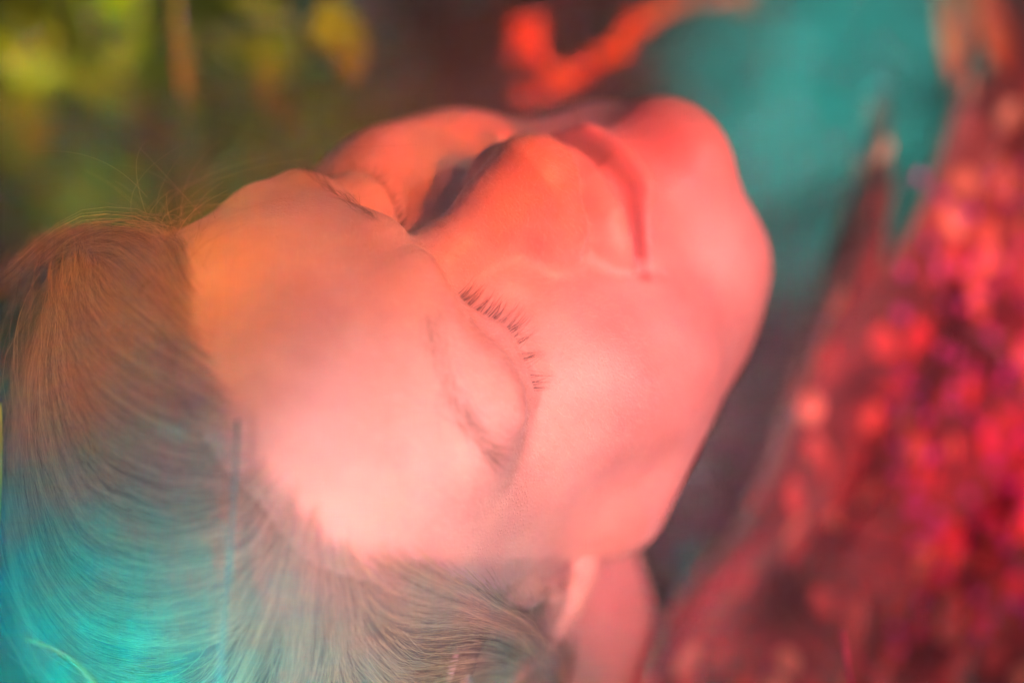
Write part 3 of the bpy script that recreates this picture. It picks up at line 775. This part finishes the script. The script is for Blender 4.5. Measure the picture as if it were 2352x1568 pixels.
def cloth_frame(s, y):
    P0, Pa, Pb = [to_person(cloth_pt(np.array([q]), np.array([w])))[0] for q, w in ((s, y), (s + .004, y), (s, y + 6))]
    a = Pa - P0; a /= np.linalg.norm(a); b = Pb - P0; n = np.cross(a, b); n /= np.linalg.norm(n)
    if n @ (to_person(CAM[None])[0] - P0) < 0: n = -n
    b = np.cross(n, a); return P0, a, b, n
def disc_mesh(name, mat, dome):
    vs, fs = [(0, 0, dome)], []; k_ = 14
    for r_, z_ in ((.55, dome * .8), (1, .0), (1, -.25)):
        for k in range(k_): t = 2 * math.pi * k / k_; vs.append((r_ * math.cos(t), r_ * math.sin(t), z_))
    for k in range(k_):
        n1 = (k + 1) % k_; fs.append((0, 1 + k, 1 + n1)); fs.append((1 + k, 1 + k_ + k, 1 + k_ + n1, 1 + n1)); fs.append((1 + k_ + k, 1 + 2 * k_ + k, 1 + 2 * k_ + n1, 1 + k_ + n1))
    me = bpy.data.meshes.new(name); me.from_pydata(vs, [], fs); me.update(); me.polygons.foreach_set("use_smooth", [True] * len(me.polygons)); me.materials.append(mat); return me
M_SEQ = varied("glossy_coral_patch", [(.62, .16, .11), (.82, .34, .24)], rough=.35, scale=200, spec=.7)
M_SEQ2 = varied("dull_rose_patch", [(.40, .045, .05), (.60, .09, .09)], rough=.5, scale=200, spec=.5)
M_BEAD = varied("purple_bead", [(.40, .05, .45), (.65, .15, .70)], rough=.18, scale=300, spec=1.0)
SEQ = [disc_mesh("petal_patch", M_SEQ, .5), disc_mesh("petal_patch", M_SEQ2, .4)]; BEAD = disc_mesh("bead", M_BEAD, 1.0)
R_ = random.Random(11)
def stick(me, name, s, y, wx, wy, rot, h=.0016, lift=.0008):
    P0, a, b, n = cloth_frame(s, y); ca, sa = math.cos(rot), math.sin(rot); A = a * ca + b * sa; B = -a * sa + b * ca
    o = bpy.data.objects.new(name, me); link(o, skirt)
    M4 = np.eye(4); M4[:3, 0] = A * wx; M4[:3, 1] = B * wy; M4[:3, 2] = n * h; M4[:3, 3] = P0 + n * lift; o.matrix_local = Matrix(M4.tolist()); return o
row = 0; y = 150.0; cnt = 0
while y < 1640:
    x = edge_x(y) + 26 + (row % 2) * 38
    while x < 2400:
        s_ = (x - edge_x(y)) / (2750 - edge_x(y)); yy = y + R_.uniform(-20, 20)
        keep = .9 if x < edge_x(y) + 90 and y < 900 else (.62 if x > 2150 else .42)
        if yy > top_y(s_) + 25 and R_.random() < keep and cnt < 260 and s_ > .012:
            k = .72 if yy < 400 else .84
            stick(SEQ[0 if R_.random() < (.75 if yy < 700 else .35) else 1], "petal_patch", s_, yy, k * R_.uniform(.0040, .0060), k * R_.uniform(.0060, .0092), R_.uniform(-.6, .5)); cnt += 1
        x += R_.uniform(66, 88)
    y += 62; row += 1
for i in range(90):
    y = R_.uniform(350, 1500); x = R_.uniform(max(2050, edge_x(y) + 120), 2380); s_ = (x - edge_x(y)) / (2750 - edge_x(y))
    stick(BEAD, "bead", s_, y, .0022, .0022, 0, h=.0022, lift=.001)
M_THREAD = varied("dark_thread", [(.02, .006, .02), (.05, .01, .03)], rough=.6, scale=100)
for i in range(22):
    y = R_.uniform(500, 1400); x = R_.uniform(edge_x(y) + 90, 2350); pts = []
    a_ = R_.uniform(.2, 2.6); cv = R_.uniform(-.5, .5)
    for k in range(7):
        s_ = (x - edge_x(y)) / (2750 - edge_x(y))
        if s_ < .02 or x > 2600: break
        P0, _, _, n = cloth_frame(s_, y); pts.append(P0 + n * .0012); x += math.cos(a_) * 38; y += math.sin(a_) * 38; a_ += cv * .5
    if len(pts) > 3: stem_obj("embroidered_stem", pts, .0014, .0009, M_THREAD, skirt, 5)

# drooping red flower at the upper right
h0 = ppx(2290, 60, 1.0); h0[2] = 0
dr = thing("drooping_flower", h0, "large red flower with two drooping orange tipped petals at the top corner", "flower")
stem_obj("stem", [np.zeros(3), ppx(2330, 500, 1.1) - h0, ppx(2300, 0, 1.0) - h0, ppx(2220, -90, .94) - h0], .003, .002, M_STEM, dr)
M_PET = varied("red_petal", [(.5, .015, .01), (.6, .06, .015), (.7, .16, .02)], rough=.5, scale=45, trans=.35)
for a_, b_, w in (((2200, -90), (2185, 190), .017), ((2230, -90), (2300, 175), .019), ((2215, -80), (2240, 30), .02)):
    A, B = ppx(*a_, .93), ppx(*b_, .93); me = leaf_mesh("petal", np.linalg.norm(B - A), w, M_PET, droop=-.08, fold=.3)
    place(me, "petal", A - h0, B - A, dr, roll=random.uniform(-.3, .3))

# bushes behind: stems and leaves, each bush a thing of its own
def bush(name, cx, cy, d, spread_px, leafn, lw, ll, mats, label, cat="bush", depth=.15, squash=1.0, seed=0, group=None):
    R_ = random.Random(seed)
    c_ = ppx(cx, cy, d); root = c_.copy(); root[2] = 0
    t = thing(name, root, label, cat, group); rad = spread_px / 5553 * d
    for k in range(5):
        e = c_ - root + np.array([R_.uniform(-.7, .7) * rad, R_.uniform(-.5, .5) * depth, R_.uniform(-.2, .7) * rad * squash])
        stem_obj("stem", [np.array([R_.uniform(-.02, .02), R_.uniform(-.02, .02), 0]), e * [.6, .6, .55], e], .003, .001, M_STEM if M_DARK in mats or M_REDL in mats else M_DG, t, 5)
    for mi, m in enumerate(mats):
        base = leaf_mesh("leaf", ll, lw, m); bv = np.array([v.co for v in base.vertices]); bf = [tuple(p.vertices) for p in base.polygons]
        bpy.data.meshes.remove(base); VV, FF = [], []; n0 = 0
        for i in range(leafn // len(mats)):
            while True:
                o_ = np.array([R_.uniform(-1, 1), R_.uniform(-1, 1), R_.uniform(-1, 1)])
                if o_ @ o_ < 1: break
            q = Vector((R_.gauss(0, 1), R_.gauss(0, 1), R_.gauss(.3, .8))).to_track_quat('Y', 'Z').to_matrix(); M3 = np.array(q) * R_.uniform(.6, 1.3)
            VV.append(bv @ M3.T + c_ - root + o_ * np.array([rad, depth, rad * squash])); FF += [tuple(x + n0 for x in f) for f in bf]; n0 += len(bv)
        o = mesh_obj("foliage", np.concatenate(VV), FF, m, t); o["kind"] = "stuff"
    return t
bush("dark_bush", 300, 250, 1.6, 520, 260, .035, .07, [M_DG], "dark green bush in shade behind the yellow green leaves", depth=.2, seed=1)
bush("brown_bush", 1330, 120, 1.9, 470, 300, .03, .06, [M_BROWN, M_BROWN, M_DARK], "dark brown leafy bush behind the nose and chin", depth=.2, seed=2, squash=.6)
bush("blue_green_bush", 1910, 520, 1.45, 330, 720, .05, .10, [M_TEAL], "blue green bush glowing between the chin and the patterned skirt", depth=.15, seed=3, squash=2.3)
bush("pale_bush", 960, 20, 2.3, 130, 120, .05, .09, [M_TEAL, M_PALE], "pale blue green bush top above the forehead", depth=.1, seed=4)
bush("brown_shrub", 1720, 1000, 1.5, 330, 240, .03, .06, [M_OLIVE], "olive brown leaved shrub in shade beyond the jaw", depth=.15, seed=6, squash=1.2)
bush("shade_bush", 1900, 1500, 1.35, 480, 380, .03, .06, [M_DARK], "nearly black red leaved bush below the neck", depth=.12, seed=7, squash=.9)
bush("dark_shrub", 60, 1000, 1.5, 420, 260, .03, .07, [M_DG], "dark green shrub behind the spread hair", depth=.15, seed=8, squash=1.6)

# single stalks close to the camera
def stalk(pts, r, mat, label, name="grass_stalk", cat="grass stalk", group=None, sides=8):
    tip = pts[0]; low = ppx(*pts[-1]); root = low + (low - ppx(*pts[-2])) * 0; root = low.copy(); root[2] = 0
    up_ = low - root; P_ = [up_ * k_ for k_ in (0, .3, .6, .8, .9, .95)] + [ppx(*p_) - root for p_ in pts[::-1]]
    S_ = smooth_line(P_, 90)[None]; v_, f_ = tubes(S_, r, r * .45, sides); n = len(v_)
    f_ = [tuple(x) for x in f_] + [tuple(range(sides))[::-1], tuple(range(n - sides, n))]
    o = mesh_obj(name, v_, f_, mat); o.location = root; return tag(o, label, cat, group)
stalk([(545, 965, .660), (541, 1080, .660), (530, 1250, .662), (515, 1420, .664), (503, 1640, .665), (498, 1800, .665)], .0014, M_GREENST, "straight teal green grass stalk standing in front of the fanned hair")
stalk([(60, 1465, .69), (130, 1495, .69), (180, 1530, .688), (235, 1600, .685), (280, 1750, .68)], .0016, M_STRAW, "curved straw coloured blade at the bottom corner below the hair", cat="grass blade")
stalk([(0, 925, .70), (2, 1050, .70), (-8, 1250, .70), (-40, 1700, .69)], .0012, M_REED, "straw coloured stalk cut by the edge beside the hair")
stalk([(1936, 1450, .78), (1946, 1520, .78), (1962, 1640, .77)], .0014, M_PINKST, "upright magenta stalk against the dark red shade")
stalk([(1950, 1478, .83), (1990, 1530, .83), (2060, 1640, .82)], .0008, M_PINKST, "thin magenta stalk bending away from the upright one")
stalk([(1765, 1505, .85), (1766, 1560, .85), (1770, 1660, .85)], .0008, M_PINKST, "short faint magenta stalk below the neck")
# meadow grass
gv_, gs = [], 2600
R_ = np.random.default_rng(5)
bx = R_.uniform(-2.2, 2.6, gs); by = R_.uniform(.9, 5, gs); hh = R_.uniform(.15, .45, gs); aa = R_.uniform(0, 6.28, gs)
s = np.linspace(0, 1, 5)
P_ = np.stack([bx[:, None] + np.cos(aa)[:, None] * s ** 2 * hh[:, None] * .4, by[:, None] + np.sin(aa)[:, None] * s ** 2 * hh[:, None] * .4, hh[:, None] * s], -1)
v_, f_ = tubes(P_, .003, .0006); gr = mesh_obj("grass", v_, f_, M_DG); tag(gr, "low dark green meadow grass on the ground behind the person", "grass", kind="stuff")

# haze
hz_b = bmesh.new(); bmesh.ops.create_cube(hz_b, size=1)
for v in hz_b.verts: v.co = Vector((v.co.x * 14, v.co.y * 14 + 4.0, (v.co.z + .5) * 2.7 - 1.1))
hm = bpy.data.meshes.new("haze"); hz_b.to_mesh(hm); hz_b.free()
HZM = bpy.data.materials.new("haze_air"); HZM.use_nodes = True; ht = HZM.node_tree; ht.nodes.clear()
ho = ht.nodes.new("ShaderNodeOutputMaterial"); pv = ht.nodes.new("ShaderNodeVolumePrincipled")
pv.inputs["Color"].default_value = (.95, .93, .92, 1); pv.inputs["Density"].default_value = 0.024; pv.inputs["Anisotropy"].default_value = -0.8
ht.links.new(pv.outputs[0], ho.inputs["Volume"]); hm.materials.append(HZM)
haze = link(bpy.data.objects.new("haze", hm)); tag(haze, kind="stuff"); haze.display_type = 'WIRE'
